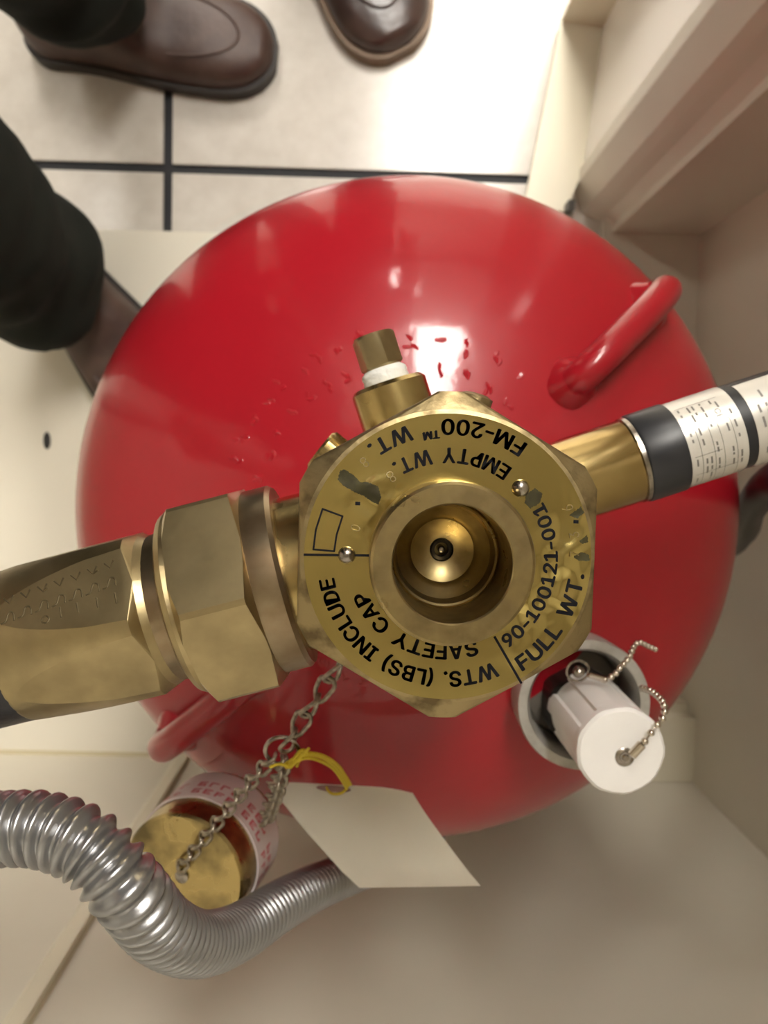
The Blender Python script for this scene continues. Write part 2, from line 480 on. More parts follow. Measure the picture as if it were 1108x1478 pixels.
# ================================================================== RED CYLINDER
HEXP = P(646, 805, 0.237)                      # centre of the name plate
ZS, RT, HD = 0.532, 0.203, 0.108               # shoulder height, radius, dome height
low = P(586, 729, 0.50)
AX = Vector((0.5 * (HEXP.x + low.x), 0.5 * (HEXP.y + low.y), 0))
AX = Vector((HEXP.x, HEXP.y, 0)) * 0.6 + Vector((low.x, low.y, 0)) * 0.4
AX += Vector((0.0015, -0.0058, 0)); AX.z = 0
def dome_z(x, y):
    rr = min(1.0, math.hypot(x - AX.x, y - AX.y) / RT)
    return ZS + HD * math.sqrt(max(0.0, 1 - rr * rr))
def dome_n(p):
    x, y = p.x - AX.x, p.y - AX.y
    z = max(0.01, p.z - ZS)
    return Vector((x / RT ** 2, y / RT ** 2, z / HD ** 2)).normalized()
cyl = root('gas_cylinder', (AX.x, AX.y, 0), 'glossy red steel gas cylinder with domed shoulder standing on the closet floor', 'gas cylinder')
prof = [(0.0, 0.0), (0.0, 0.13), (0.012, 0.165), (0.035, 0.19), (0.06, RT)]
prof += [(ZS - 0.2, RT), (ZS, RT)]
prof += [(ZS + HD * math.sin(t), RT * math.cos(t)) for t in [k * PI / 2 / 40 for k in range(1, 37)]]
prof += [(ZS + HD * math.sin(36.6 * PI / 80) , 0.027)]
prof += [(ZS + HD + 0.004, 0.0265), (ZS + HD + 0.004, 0.0)]
bm = NB(); lathe(bm, (AX.x, AX.y, 0), (0, 0, 1), prof, 128)
tank = obj('tank', bm, 'red_paint', cyl, smooth=50)

# radial lifting handles welded on the shoulder
def handle(ang, r0, r1, h):
    c, s = math.cos(ang), math.sin(ang)
    def q(r, up):
        p = Vector((AX.x + c * r, AX.y + s * r, 0)); p.z = dome_z(p.x, p.y)
        return p + dome_n(p) * up
    pts = [q(r0 + 0.004, -0.004), q(r0 + 0.004, h * 0.55), q(r0 + 0.018, h * 1.0), q((r0 + r1) * 0.5, h * 1.0), q(r1 - 0.022, h * 1.12), q(r1 - 0.006, h * 1.02), q(r1 - 0.001, h * 0.45), q(r1 - 0.003, -0.004)]
    pa = catmull(pts, 8)
    bm = NB(); tube(bm, pa, 0.0085, 16)
    ho = obj('lifting_handle', bm, 'red_paint', cyl)
    for rr in (r0 + 0.004, r1 - 0.003):
        p = q(rr, 0.0); bm = NB()
        D = dome_n(p)
        def wob(t, s_, r): return r * (1 + 0.07 * math.sin(2 * t + rr * 90) + 0.03 * math.sin(5 * t))
        lathe(bm, p - D * 0.003, D, [(0, 0.0145), (0.004, 0.0135), (0.008, 0.0105), (0.011, 0.0088)], 24, wob)
        obj('weld_bead', bm, 'red_paint', ho)
hp0, hp1 = P(795, 560, 0.435), P(950, 440, 0.47)
ang0 = math.atan2((hp0.y + hp1.y) / 2 - AX.y, (hp0.x + hp1.x) / 2 - AX.x)
handle(ang0, 0.104, 0.180, 0.014)
handle(ang0 + PI, 0.108, 0.184, 0.014)

# raised casting marks around the neck (worn under paint, not readable): rows of small raised strokes
def marks(th0, th1, r, n, seed, size):
    rnd = random.Random(seed); bm = NB()
    for k in range(n):
        t = math.radians(th0 + (th1 - th0) * (k + 0.5) / n)
        for st in range(rnd.choice((2, 3, 3))):
            a = rnd.choice((0, 0, PI / 2, 0.6, -0.6)); ox, oy = rnd.uniform(-.3, .3) * size, rnd.uniform(-.45, .45) * size
            pts = []
            for q in (-.5, -.17, .17, .5):
                u = ox + math.cos(a + PI / 2) * q * size * .8 + 0.10 * size * math.cos(q * 6 + st); v = oy + math.sin(a + PI / 2) * q * size * .8
                tt = t - u / r; rr = r + v
                x, y = AX.x + rr * math.cos(tt), AX.y + rr * math.sin(tt)
                pts.append(Vector((x, y, dome_z(x, y) - 0.00192)))
            tube(bm, catmull(pts, 4), lambda i, s_: 0.0023 * (0.7 + 0.3 * math.sin(PI * min(1, (i + .5) / 13))), 8)
    return obj('raised_mark', bm, 'red_paint', cyl, kind='stuff')
marks(52, 98, 0.092, 5, 3, 0.0075); marks(50, 88, 0.078, 4, 8, 0.0075)
marks(105, 165, 0.098, 9, 5, 0.007); marks(112, 168, 0.083, 7, 6, 0.007)
marks(226, 290, 0.086, 8, 9, 0.007)

# ================================================================== VALVE
HX, HY = HEXP.x, HEXP.y
ZP = CAMZ - 0.237                               # height of the plate
K = 0.237 / FPX                                 # metres per pixel at the plate
AF = 437 * K
valve = root('cylinder_valve', (HX, HY, ZS + HD), 'brass cylinder valve with hexagonal head and round gold name plate', 'valve')
bm = NB()
lathe(bm, (HX, HY, 0), (0, 0, 1), [(ZS + HD - 0.006, 0.026), (ZS + HD + 0.012, 0.026), (ZS + HD + 0.016, 0.031), (0.690, 0.033), (0.70, 0.037), (0.770, 0.037), (0.784, 0.035), (0.7845, 0.03)], 64)
obj('body', bm, 'brass_cast', valve)
bm = NB()
ap = AF / 2
hexlathe(bm, (HX, HY, 0), (0, 0, 1), [(0.786, 0.034), (0.7865, ap * 0.97), (0.789, ap * 1.106), (ZP - 0.0032, ap * 1.106), (ZP - 0.0007, ap * 0.985), (ZP - 0.0004, ap * 0.95), (ZP - 0.0004, 0.0175), (ZP - 0.026, 0.0175)], AF, UV=(Vector((0, 1, 0)), Vector((1, 0, 0))), cap=False)
obj('hexagon_head', bm, 'brass_cast', valve, smooth=9)
# name plate with a slightly uneven sheet
bm = NB()
RP = 208.5 * K
def plate_z(x, y):
    dx, dy = x - HX, y - HY
    base = ZP + 0.0004
    def near(px, py, s):
        q = math.hypot(dx - (px - 646) * K, dy + (py - 805) * K) / (s * K); return math.exp(-q * q)
    wv = near(800, 850, 60) + 0.9 * near(820, 770, 40) + 0.7 * near(535, 710, 45) + 0.4 * near(515, 765, 18) + 0.5 * near(760, 910, 40)
    return base + wv * 0.0010 * (noise.noise(Vector((dx * 170, dy * 170, 1.3))) + 0.35 * noise.noise(Vector((dx * 400, dy * 400, 4.7))) + 0.3)
rings = []
NR, NT = 34, 180
for i in range(NR + 1):
    r = 0.019 + (RP - 0.019) * i / NR
    ring = []
    for k in range(NT):
        x, y = HX + r * math.cos(2 * PI * k / NT), HY + r * math.sin(2 * PI * k / NT)
        ring.append(bm.verts.new((x, y, plate_z(x, y))))
    rings.append(ring)
edge = [bm.verts.new((v.co.x, v.co.y, ZP - 0.0008)) for v in rings[-1]]
rings.append(edge)
for A, B in zip(rings, rings[1:]):
    for k in range(NT):
        bm.faces.new((A[k], A[(k + 1) % NT], B[(k + 1) % NT], B[k]))
plate = obj('name_plate', bm, 'plate_gold', valve, label='round gold name plate with black lettering')
# printing
Cp = (HX, HY)
pz = lambda x, y: plate_z(x, y) + 0.00022
bm = NB()
arc_text(bm, Cp, 200 * K, -55, -6, 'FULL WT.', 31 * K, 0, True, zfun=pz, bold=0.022)
arc_text(bm, Cp, 159 * K, -55, 31.5, '90-100121-001', 27 * K, 0, True, zfun=pz, bold=0.022)
arc_text(bm, Cp, 200 * K, 57, 127, 'FM-200TM WT.', 31 * K, 0, True, zfun=pz, small=(6, 7), bold=0.022)
arc_text(bm, Cp, 159 * K, 56.5, 122, 'EMPTY WT.', 30 * K, 0, True, zfun=pz, bold=0.022)
arc_text(bm, Cp, 168 * K, -65, -168.5, 'WTS. (LBS) INCLUDE', 31 * K, 0, False, zfun=pz, bold=0.022)
arc_text(bm, Cp, 128 * K, -70.5, -156, 'SAFETY CAP', 30 * K, 0, False, zfun=pz, bold=0.022)
obj('lettering', bm, 'print_black', plate, smooth=0)
bm = NB()
def pline(pts, wd=3.2, z=0.0002):
    q = [Vector(((x - 646) * K + HX, -(y - 805) * K + HY, 0)) for x, y in pts]
    for a, b in zip(q, q[1:]):
        d = (b - a); n = max(1, int(d.length / (6 * K))); d2 = d.normalized(); nn = Vector((-d2.y, d2.x, 0)) * wd * K / 2
        for k in range(n):
            s, e = a + d * k / n - d2 * wd * K * .3, a + d * (k + 1) / n + d2 * wd * K * .3
            f = [s - nn, e - nn, e + nn, s + nn]
            bm.faces.new([bm.verts.new((v.x, v.y, plate_z(v.x, v.y) + z)) for v in f])
for nm, pts_, wd_ in (('ruled_line', [(438, 805), (536, 804)], 3.4), ('ruled_line', [(718, 920), (759, 987)], 3.6),
                      ('printed_frame', [(463, 738), (454, 768), (451, 797), (481, 799), (484, 775), (492, 748), (463, 738)], 2.6),
                      ('decimal_point', [(511.5, 729), (515.5, 729)], 5), ('decimal_point', [(828, 748), (832, 748)], 5)):
    bm = NB(); pline(pts_, wd_); bmesh.ops.remove_doubles(bm, verts=bm.verts[:], dist=1e-6)
    obj(nm, bm, 'print_black', plate, smooth=0)
# dark olive patches in the dented places of the sheet
def inside(x, y, poly):
    c = False; j = len(poly) - 1
    for i in range(len(poly)):
        (xi, yi), (xj, yj) = poly[i], poly[j]
        if (yi > y) != (yj > y) and x < (xj - xi) * (y - yi) / (yj - yi) + xi: c = not c
        j = i
    return c
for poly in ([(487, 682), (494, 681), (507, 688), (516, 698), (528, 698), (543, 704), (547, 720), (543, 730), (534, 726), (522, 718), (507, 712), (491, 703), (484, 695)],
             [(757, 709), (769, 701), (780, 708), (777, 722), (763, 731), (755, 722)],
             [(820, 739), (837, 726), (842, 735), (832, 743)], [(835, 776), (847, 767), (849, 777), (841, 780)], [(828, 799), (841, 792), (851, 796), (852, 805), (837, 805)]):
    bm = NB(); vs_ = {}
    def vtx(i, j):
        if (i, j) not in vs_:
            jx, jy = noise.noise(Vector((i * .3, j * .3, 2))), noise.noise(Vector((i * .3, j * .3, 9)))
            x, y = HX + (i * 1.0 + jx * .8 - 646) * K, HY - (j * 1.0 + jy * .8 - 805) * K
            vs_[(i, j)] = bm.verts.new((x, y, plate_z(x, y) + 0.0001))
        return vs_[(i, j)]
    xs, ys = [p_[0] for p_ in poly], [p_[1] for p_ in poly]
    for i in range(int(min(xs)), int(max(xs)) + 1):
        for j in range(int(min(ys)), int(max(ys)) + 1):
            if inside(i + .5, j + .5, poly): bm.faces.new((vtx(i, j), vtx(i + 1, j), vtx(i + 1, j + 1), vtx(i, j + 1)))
    obj('dark_patch', bm, 'patch_olive', plate)
# stamped figures
def stamp(bm, ch, px, py, h, ang):
    vs, fs, a, b = glyph(ch, -0.01)
    c, s = math.cos(ang), math.sin(ang); k = h * K / CAP
    vv = []
    for x, y in vs:
        u, v = (x - (a + b) / 2) * k * .9, (y - CAP / 2) * k
        X, Y = HX + (px - 646) * K + u * c - v * s, HY - (py - 805) * K + u * s + v * c
        vv.append(bm.verts.new((X, Y, plate_z(X, Y) + 0.0001)))
    for f in fs: bm.faces.new([vv[i] for i in f])
for ch, px, py, h in (('8', 524, 672, 22), ('8', 563, 692, 24), ('0', 514, 765, 20), ('6', 814, 730, 22), ('3', 825, 768, 20), ('7', 826, 795, 20)):
    a = math.atan2(-(py - 805), px - 646)
    bm = NB(); stamp(bm, ch, px, py, h, a + PI / 2); extrude_up(bm, 0.0004)
    obj('stamped_figure', bm, 'brass_cast', plate, smooth=30)
for (px, py) in ((500, 802), (752, 705)):
    q = P(px, py, 0.2355); bm = NB()
    lathe(bm, (q.x, q.y, ZP), (0, 0, 1), [(0, 13 * K), (0.0006, 13 * K), (0.0016, 11 * K), (0.0023, 7 * K), (0.0025, 0)], 20)
    obj('rivet', bm, 'steel', plate, label='domed steel rivet')
# collar and bore
bm = NB()
lathe(bm, (HX, HY, 0), (0, 0, 1), [(ZP - 0.01, 0.0226), (ZP + 0.0135, 0.0226), (ZP + 0.0146, 0.0223), (ZP + 0.0152, 0.0215), (ZP + 0.0152, 0.0166), (ZP + 0.0148, 0.0162),
      (ZP - 0.002, 0.0162), (ZP - 0.0105, 0.0162)], 96, cap=False)
obj('outlet_collar', bm, 'brass_bore', valve, smooth=24)
bm = NB()
lathe(bm, (HX, HY, 0), (0, 0, 1), [(ZP - 0.0105, 0.0163), (ZP - 0.0085, 0.0161), (ZP - 0.008, 0.0155), (ZP - 0.0085, 0.0149), (ZP - 0.014, 0.0142), (ZP - 0.0165, 0.0115), (ZP - 0.0170, 0.0108), (ZP - 0.0185, 0.0098),
      (ZP - 0.0205, 0.0060), (ZP - 0.0208, 0.0037), (ZP - 0.028, 0.0035), (ZP - 0.028, 0.0)], 96, cap=False)
obj('bore_cup', bm, 'brass_bore', valve, smooth=25)
bm = NB()
lathe(bm, (HX, HY, 0), (0, 0, 1), [(ZP - 0.0275, 0.0034), (ZP - 0.0215, 0.0034), (ZP - 0.0212, 0.0025), (ZP - 0.0212, 0.0022), (ZP - 0.024, 0.0022)], 24, cap=False)
obj('core_sleeve', bm, 'dark_metal', valve)
bm = NB()
lathe(bm, (HX, HY, 0), (0, 0, 1), [(ZP - 0.028, 0.0011), (ZP - 0.0212, 0.0011), (ZP - 0.0208, 0.0008), (ZP - 0.0206, 0)], 16)
obj('core_pin', bm, 'steel', valve, label='tiny steel core pin')

# side port with boss, thread tape and hexagon plug
def port(p_end, Zv, s_prof, r0):
    pass
zb = CAMZ - 0.312
e1, e2 = P(559, 553, 0.312), P(538, 487, 0.312)
D = Vector((e2.x - e1.x, e2.y - e1.y, 0)).normalized()
V0 = Vector((AX.x * .3 + HX * .7, AX.y * .3 + HY * .7, zb)); s1 = (e1 - Vector((HX, HY, zb))).dot(D)
O = Vector((e1.x, e1.y, zb)) - D * s1
bm = NB(); lathe(bm, O, D, [(0.02, 0.0142), (s1 - 0.0015, 0.0142), (s1, 0.0128), (s1, 0.007)], 48)
prt = obj('side_port', bm, 'brass_machined', valve)
bm = NB(); lathe(bm, O, D, [(s1 - 0.001, 0.0082)] + [(s1 + 0.0002 + 0.0011 * k, 0.0084 + 0.0003 * (k % 2)) for k in range(5)] + [(s1 + 0.0058, 0.007)], 32)
obj('thread_tape', bm, 'tape_white', prt, label='white thread sealing tape')
bm = NB(); lathe(bm, O, D, [(s1 + 0.0055, 0.0066), (s1 + 0.0066, 0.0082), (s1 + 0.0175, 0.0082), (s1 + 0.0185, 0.0072), (s1 + 0.0185, 0)], 48, hexr(0.0142), phase=0.25)
obj('hexagon_plug', bm, 'brass_aged', prt, smooth=22)
# small second boss, upper left, and a burst-disc nut behind the head
q = P(462, 648, 0.30); q2 = Vector((HX, HY, q.z)); D2 = (q - q2); D2.z = 0; l2 = D2.length; D2.normalize()
bm = NB(); lathe(bm, q2, D2, [(0.02, 0.0085), (l2 - 0.001, 0.0085), (l2, 0.0075), (l2, 0.003)], 36, hexr(0.0155))
obj('small_boss', bm, 'brass_machined', valve, smooth=22)
q = P(688, 569, 0.29); bm = NB(); lathe(bm, (HX, HY, q.z), (q - Vector((HX, HY, q.z))), [(0.02, 0.006), ((q - Vector((HX, HY, q.z))).length - .001, 0.006), ((q - Vector((HX, HY, q.z))).length, 0.004)], 24)
obj('small_boss', bm, 'brass_cast', valve)

# ================================================================== DISCHARGE HOSE (left)
ZH = 0.288
va = P(629, 776, ZH); vb = P(140, 902, ZH)
D = (vb - va).normalized(); O = Vector((HX * .5 + va.x * .5, HY * .5 + va.y * .5, CAMZ - ZH))
O = va
def S(px, py):           # distance along the axis of the pixel's foot point
    return (P(px, py, ZH) - O).dot(D)
Sr, Sl, Sn, Sc, Se = S(424, 826), S(381, 838), S(273, 872), S(248, 878), S(27, 932)
KH = ZH / FPX
bm = NB()
lathe(bm, O, D, [(0.02, 0.027), (Sr - 0.001, 0.027), (Sr, 0.027)], 48)
obj('outlet_neck', bm, 'brass_machined', valve)
hose = root('discharge_hose', O + D * Sn - Vector((0, 0, 0.035)), 'black discharge hose with big brass swivel nut and stamped coupling', 'hose')
RR = 134 * KH
bm = NB(); lathe(bm, O, D, [(Sr, 0.024), (Sr, RR * 0.965), (Sr + 0.0015, RR), (Sl - 0.001, RR), (Sl + 0.001, RR * 0.985)], 96)
obj('shoulder_ring', bm, 'ring_bronze', hose)
bm = NB(); AFN = 2 * 137 * KH; rc = AFN / 2 / math.cos(PI / 6)
hexlathe(bm, O, D, [(Sl - 0.001, AFN * .47), (Sl - 0.0005, AFN * .502), (Sl + 0.0012, rc * .985), (Sn - 0.0055, rc * .985), (Sn - 0.0030, AFN * .515), (Sn - 0.0028, AFN * .488), (Sn - 0.0012, AFN * .492), (Sn + 0.0008, AFN * .475), (Sn + 0.0018, AFN * .445), (Sn + 0.0018, AFN * .38)], AFN, off=PI / 6)
obj('swivel_nut', bm, 'brass_aged', hose, smooth=16)
bm = NB(); lathe(bm, O, D, [(Sn - 0.001, AFN * .38), (Sn + 0.0005, AFN * .40), (Sc + 0.0015, AFN * .39), (Sc + 0.002, 0.02)], 64)
obj('dark_gap_ring', bm, 'ring_bronze', hose)
bm = NB(); RC = 124 * KH; AFC = 2 * 112.5 * KH; NS = 60
prof = [(Sc, 0.02), (Sc, RC * .84), (Sc + 0.001, RC * .865), (Sc + 0.0035, RC * .90)]
for i in range(NS + 1):
    t = i / NS; s = Sc + 0.0062 + (Se - Sc - 0.0062) * t
    r = RC * (1 - 0.012 * (t / .25)) if t < .25 else RC * (0.988 - 0.10 * ((t - .25) / .75) ** 1.15)
    if t > .955: r *= 1 - 0.12 * ((t - .955) / .045) ** 2
    prof.append((s, r))
prof += [(Se + 0.0005, 0.022)]
hexlathe(bm, O, D, prof, AFC, off=PI / 6, nf=4, nc=10)
coup = obj('coupling', bm, 'brass_aged', hose, smooth=7)
# worn stamping on the upper flat: strokes laid in the plane of that flat
_, Uh, Vh = frame(D)
nrm = None
for a in (PI / 6, -PI / 6):
    d = Vh * math.cos(a) + Uh * math.sin(a)
    if d.y > 0: nrm = d; tang = D.cross(d)
if tang.y < 0: tang = -tang
fo = O + nrm * (AFC / 2)
def flat(u, v): return fo + D * u + tang * v + nrm * 0.00005
bm = NB()
def strokes(pts): tube(bm, [flat(*p) for p in pts], 0.00030, 5)
for k in range(8):
    u0 = Sc + 0.0085 + k * 0.0056; sl = -0.00055 * k
    v0 = 0.0076 + sl
    strokes([(u0 + .0003, v0 + .0013), (u0 + .0016, v0 - .0012), (u0 + .0034, v0 + .0010)])
    if k % 3 == 1: strokes([(u0 + .0018, v0 - .0012), (u0 + .0001, v0 - 0.0003)])
    v1 = 0.0012 + sl * .9
    strokes([(q.x, q.y) for q in catmull([(u0 + .0002, v1 - .0013, 0), (u0 + .0004, v1 + .0012, 0), (u0 + .0020, v1 + .0016, 0), (u0 + .0030, v1 - .0010, 0), (u0 + .0046, v1 - .0015, 0)], 4)])
for u in (0.009, 0.0150, 0.0215, 0.0270):
    strokes([(Sc + u, -0.0062), (Sc + u + .0003, -0.0026)])
strokes([(Sc + .0322 + .0012 * math.cos(t), -.0056 + .0012 * math.sin(t)) for t in [k * PI / 5 for k in range(11)]])
obj('stamped_mark', bm, 'stamp_dark', coup, kind='stuff')
bm = NB()
hp = [O + D * (Se - 0.01), O + D * (Se + 0.03), O + D * (Se + 0.1) + Vector((0, -0.003, 0.0)), O + D * (Se + 0.2) + Vector((0, -0.03, 0.05)), Vector((O.x - 0.43, YB + 0.10, 1.02)), Vector((O.x - 0.47, YB + 0.04, 1.22)), Vector((O.x - 0.47, YB + 0.035, 1.5))]
tube(bm, catmull(hp, 10), 0.0265, 32)
obj('rubber_hose', bm, 'rubber_black', hose)

# ================================================================== PRESSURE SWITCH (right)
ZD = 0.325; KD = ZD / FPX
O = P(618, 761, ZD); D = (P(922, 661, ZD) - O).normalized()
def S(px, py): return (P(px, py, ZD - 0.012) - O).dot(D)
rt = 61.5 * KD
s0, s1, s2, s3, s4 = S(922, 660), S(930, 659), S(983, 641), S(1068, 622), S(1082, 616)
sw = root('pressure_switch', O + D * s1 - Vector((0, 0, 0.018)), 'round pressure switch with black sleeve and silver printed labels on brass tube', 'pressure switch')
bm = NB(); lathe(bm, O, D, [(0.034, rt), (s0 - 0.0006, rt), (s0, rt * .98), (s0, rt * .6)], 64)
obj('brass_tube', bm, 'brass_polished', sw)
bm = NB(); lathe(bm, O, D, [(s0 - 0.0002, rt * .9), (s0, rt * 1.03), (s0 + 0.0016, rt * 1.035), (s0 + 0.002, rt * .95)], 64)
obj('rim_ring', bm, 'steel', sw)
bm = NB(); lathe(bm, O, D, [(s0 + 0.0018, rt * .9), (s0 + 0.002, rt * 1.04), (s0 + 0.003, rt * 1.065), (s2, rt * 1.065), (s2 + 0.0004, rt * 1.02), (s2 + 0.13, rt * 1.0), (s2 + 0.131, rt * .6)], 64)
slv = obj('black_sleeve', bm, 'sleeve_black', sw)
def band(name, m, sa, sb, r, t0, t1, parent, n=48, th=0.0002):
    _, U, V = frame(D); bm = NB(); A = []
    for rr in (r, r + th):
        for s in (sa, sb):
            A.append([bm.verts.new(O + D * s + (V * math.cos(t0 + (t1 - t0) * k / n) + U * math.sin(t0 + (t1 - t0) * k / n)) * rr) for k in range(n + 1)])
    for a, b in ((0, 1), (2, 3), (0, 2), (1, 3)):
        for k in range(n): bm.faces.new((A[a][k], A[a][k + 1], A[b][k + 1], A[b][k]))
    for k in (0, n): bm.faces.new((A[0][k], A[1][k], A[3][k], A[2][k]))
    return obj(name, bm, m, parent)
rl = rt * 1.02
lab1 = band('printed_label', 'label_silver', s2 + 0.0004, s3, rl, -PI * .98, PI * .98, sw)
lab2 = band('printed_label', 'label_silver', s4, s4 + 0.05, rl, -1.9, 1.15, sw)
_, Ud, Vd = frame(D)
sgn = 1 if Ud.y < 0 else -1          # +phi runs towards the picture's lower side
def onl(s, ph, r): return O + D * s + (Vd * math.cos(ph * sgn) + Ud * math.sin(ph * sgn)) * r
def patch(bm, sa, sb, pa, pb, r=None):
    r = r or rl + 0.00026; n = max(1, int(abs(pb - pa) / 0.12) + 1)
    for k in range(n):
        a, b = pa + (pb - pa) * k / n, pa + (pb - pa) * (k + 1) / n
        bm.faces.new([bm.verts.new(onl(*q, r)) for q in ((sa, a), (sb, a), (sb, b), (sa, b))])
def word(bm, text, s, ph, h, wd_ang, r=None):
    """letters run along +phi, tops towards -s"""
    gl, wd = layout(text, h, offset=0.0)
    r = r or rl + 0.00028
    for pts, fs in gl:
        vv = [bm.verts.new(onl(s + h - v, ph + u / wd * wd_ang, r)) for u, v in pts]
        for f in fs: bm.faces.new([vv[i] for i in f])
bm = NB(); rnd = random.Random(4)
wl_ = s3 - s2
for f in (0.2, 0.42, 0.58, 0.80):                           # rule lines of the table
    patch(bm, s2 + wl_ * f, s2 + wl_ * f + 0.00022, -0.35, 1.5)
for ph in (-0.95, -0.35, 0.28, 0.75, 1.15, 1.5):
    patch(bm, s2 + wl_ * 0.08, s2 + wl_ * (0.55 if ph in (0.28, 1.15) else 0.8), ph, ph + 0.012)
for row in (0.10, 0.26, 0.34, 0.47, 0.64, 0.72, 0.86):     # worn fine print, too small to read: broken bars
    ph = -0.9
    while ph < 1.5:
        L = rnd.uniform(0.05, 0.2)
        if rnd.random() < 0.62: patch(bm, s2 + wl_ * row, s2 + wl_ * row + 0.0007, ph, min(1.5, ph + L))
        ph += L + rnd.uniform(0.03, 0.16)
word(bm, 'CE', s2 + wl_ * .60, -0.62, 0.003, 0.26)
obj('label_print', bm, 'label_grey', lab1, smooth=0)
bm = NB()
for row in (0.003, 0.006, 0.0105, 0.0135, 0.018, 0.022):
    ph = -0.75
    while ph < 0.7:
        L = rnd.uniform(0.06, 0.25)
        if rnd.random() < 0.7: patch(bm, s4 + row, s4 + row + 0.0009, ph, ph + L)
        ph += L + rnd.uniform(0.05, 0.2)
obj('label_print', bm, 'label_grey', lab2, smooth=0)
# black cable that leaves the switch and drops behind it
bm = NB(); e = O + D * (s2 + 0.131)
tube(bm, catmull([e - D * 0.006, e + D * 0.02, e + D * 0.05 + Vector((0, -0.005, -0.02)), e + Vector((0.05, -0.03, -0.08)), P(1160, 680, 0.42), P(1110, 700, 0.47), P(1082, 735, 0.55), P(1070, 770, 0.64), P(1030, 790, 0.8), Vector((P(1030, 790, 0.8).x, P(1030, 790, 0.8).y, 0.02))], 8), 0.010, 16)
obj('cable', bm, 'rubber_black', sw)

# ================================================================== FITTING WITH WHITE CAP (right, below)
cq = P(903, 1096, 0.350); cb = P(843, 1018, 0.402)
FX, FY = cq.x * .6 + cb.x * .4, cq.y * .6 + cb.y * .4
zd = dome_z(FX, FY)
zr = CAMZ - 0.402
ft = root('relief_fitting', (FX, FY, zd), 'galvanised cup fitting with white plastic cap on the cylinder shoulder', 'fitting')
KR = 0.402 / FPX
bm = NB(); R0 = 99 * KR
lathe(bm, (cb.x, cb.y, 0), (0, 0, 1), [(zd - 0.025, R0 * .93), (zd + 0.003, R0 * .97), (zr - 0.002, R0), (zr, R0 * .985), (zr - 0.0005, R0 * .85), (zr - 0.006, R0 * .78), (zd - 0.004, R0 * .76), (zd - 0.006, 0.012)], 64)
obj('cup', bm, 'galvanised', ft)
bm = NB(); lathe(bm, (cb.x, cb.y, 0), (0, 0, 1), [(zd - 0.003, R0 * .77), (zd + 0.004, R0 * .77), (zd + 0.006, R0 * .70), (zd + 0.006, 0.012)], 48)
obj('gasket', bm, 'cup_gasket', ft)
bm = NB(); lathe(bm, (FX, FY, 0), (0, 0, 1), [(zd - 0.004, 0.0205), (zr - 0.006, 0.0205), (zr - 0.004, 0.0185)], 40, hexr(0.037))
obj('threaded_stub', bm, 'dark_metal', ft, smooth=22)
zc = CAMZ - 0.350; Rc = 64.5 * 0.35 / FPX
def ribs(t, s, r):
    a = (t / (2 * PI) * 6) % 1
    if s > zc - 0.006: 
        return r * (1 - 0.014 * (abs(((t / (2 * PI) * 9) % 1) - .5) < .28))
    return r * (1 + (0.04 if a < .5 else -0.03))
bm = NB(); lathe(bm, (FX, FY, 0), (0, 0, 1), [(zr - 0.008, Rc * 1.0), (zc - 0.009, Rc * .97), (zc - 0.0065, Rc * .97), (zc - 0.0055, Rc * 1.03), (zc - 0.0015, Rc * 1.03), (zc, Rc * .96), (zc, Rc * .5), (zc - 0.0004, Rc * .2), (zc - 0.0004, 0)], 108, ribs)
obj('white_cap', bm, 'white_plastic', ft, smooth=30, label='white plastic screw cap')

def bead_chain(name, label, pts, r=0.00165, pitch=0.0045, ends=(0, -1), rings=True):
    path = resample(catmull(pts, 24), pitch)
    rt_ = root(name, path[0], label, 'chain', 'nickel bead chains of the white capped fitting')
    bm = NB()
    for p_ in path: sphere(bm, p_, r, 10, 7)
    tube(bm, path, r * .22, 5)
    obj('bead_string', bm, 'steel_bead', rt_, kind='stuff')
    return rt_, path
# from the cap's centre over its edge
c0 = Vector((FX, FY, zc))
q = [P(905, 1097, 0.3465), P(930, 1070, 0.345), P(945, 1050, 0.346), P(957, 1034, 0.350), P(958, 1018, 0.357), P(950, 1006, 0.367), P(938, 997, 0.378), P(922, 992, 0.392)]
bc, path = bead_chain('bead_chain', 'nickel bead chain pinned to the centre of the white cap', q[1:])
bm = NB(); lathe(bm, (q[0].x, q[0].y, zc - 0.0008), (0, 0, 1), [(0, 0.0042), (0.0008, 0.0042), (0.0014, 0.0030), (0.0014, 0.0024), (0.0024, 0.0022), (0.0032, 0.0014), (0.0034, 0)], 20)
obj('pin', bm, 'steel', bc)
bm = NB(); d = q[1] - q[0]; lathe(bm, q[0] + d * .22, d, [(0, 0.0014), (0.0006, 0.0021), (d.length * .62, 0.0021), (d.length * .66, 0.0012)], 14)
obj('coupler', bm, 'steel_bead', bc)
q = [P(835, 970, 0.385), P(862, 976, 0.384), P(872, 981, 0.384), P(886, 974, 0.388), P(898, 960, 0.395), P(908, 948, 0.402), P(914, 934, 0.410), P(922, 927, 0.416), P(936, 933, 0.424), P(950, 939, 0.432)]
bc, path = bead_chain('bead_chain', 'nickel bead chain hooked to the inside of the galvanised cup', q[2:])
bm = NB(); D_ = Vector((0.2, 0.1, 1))
sphere(bm, q[0], 0.0030, 14, 9)
obj('pin', bm, 'steel', bc)
bm = NB(); tube(bm, [q[0] + Vector((0.0052 * math.cos(t), 0.0052 * math.sin(t), -0.002 + 0.001 * math.sin(t))) for t in [k * PI / 8 for k in range(16)]], 0.0007, 8, closed=True)
obj('ring', bm, 'steel', bc)
bm = NB(); d = q[2] - q[0]; lathe(bm, q[0] + d * .35, d, [(0, 0.0009), (0.0006, 0.0014), (d.length * .62, 0.0014), (d.length * .66, 0.0009)], 14)
obj('coupler', bm, 'steel_bead', bc)

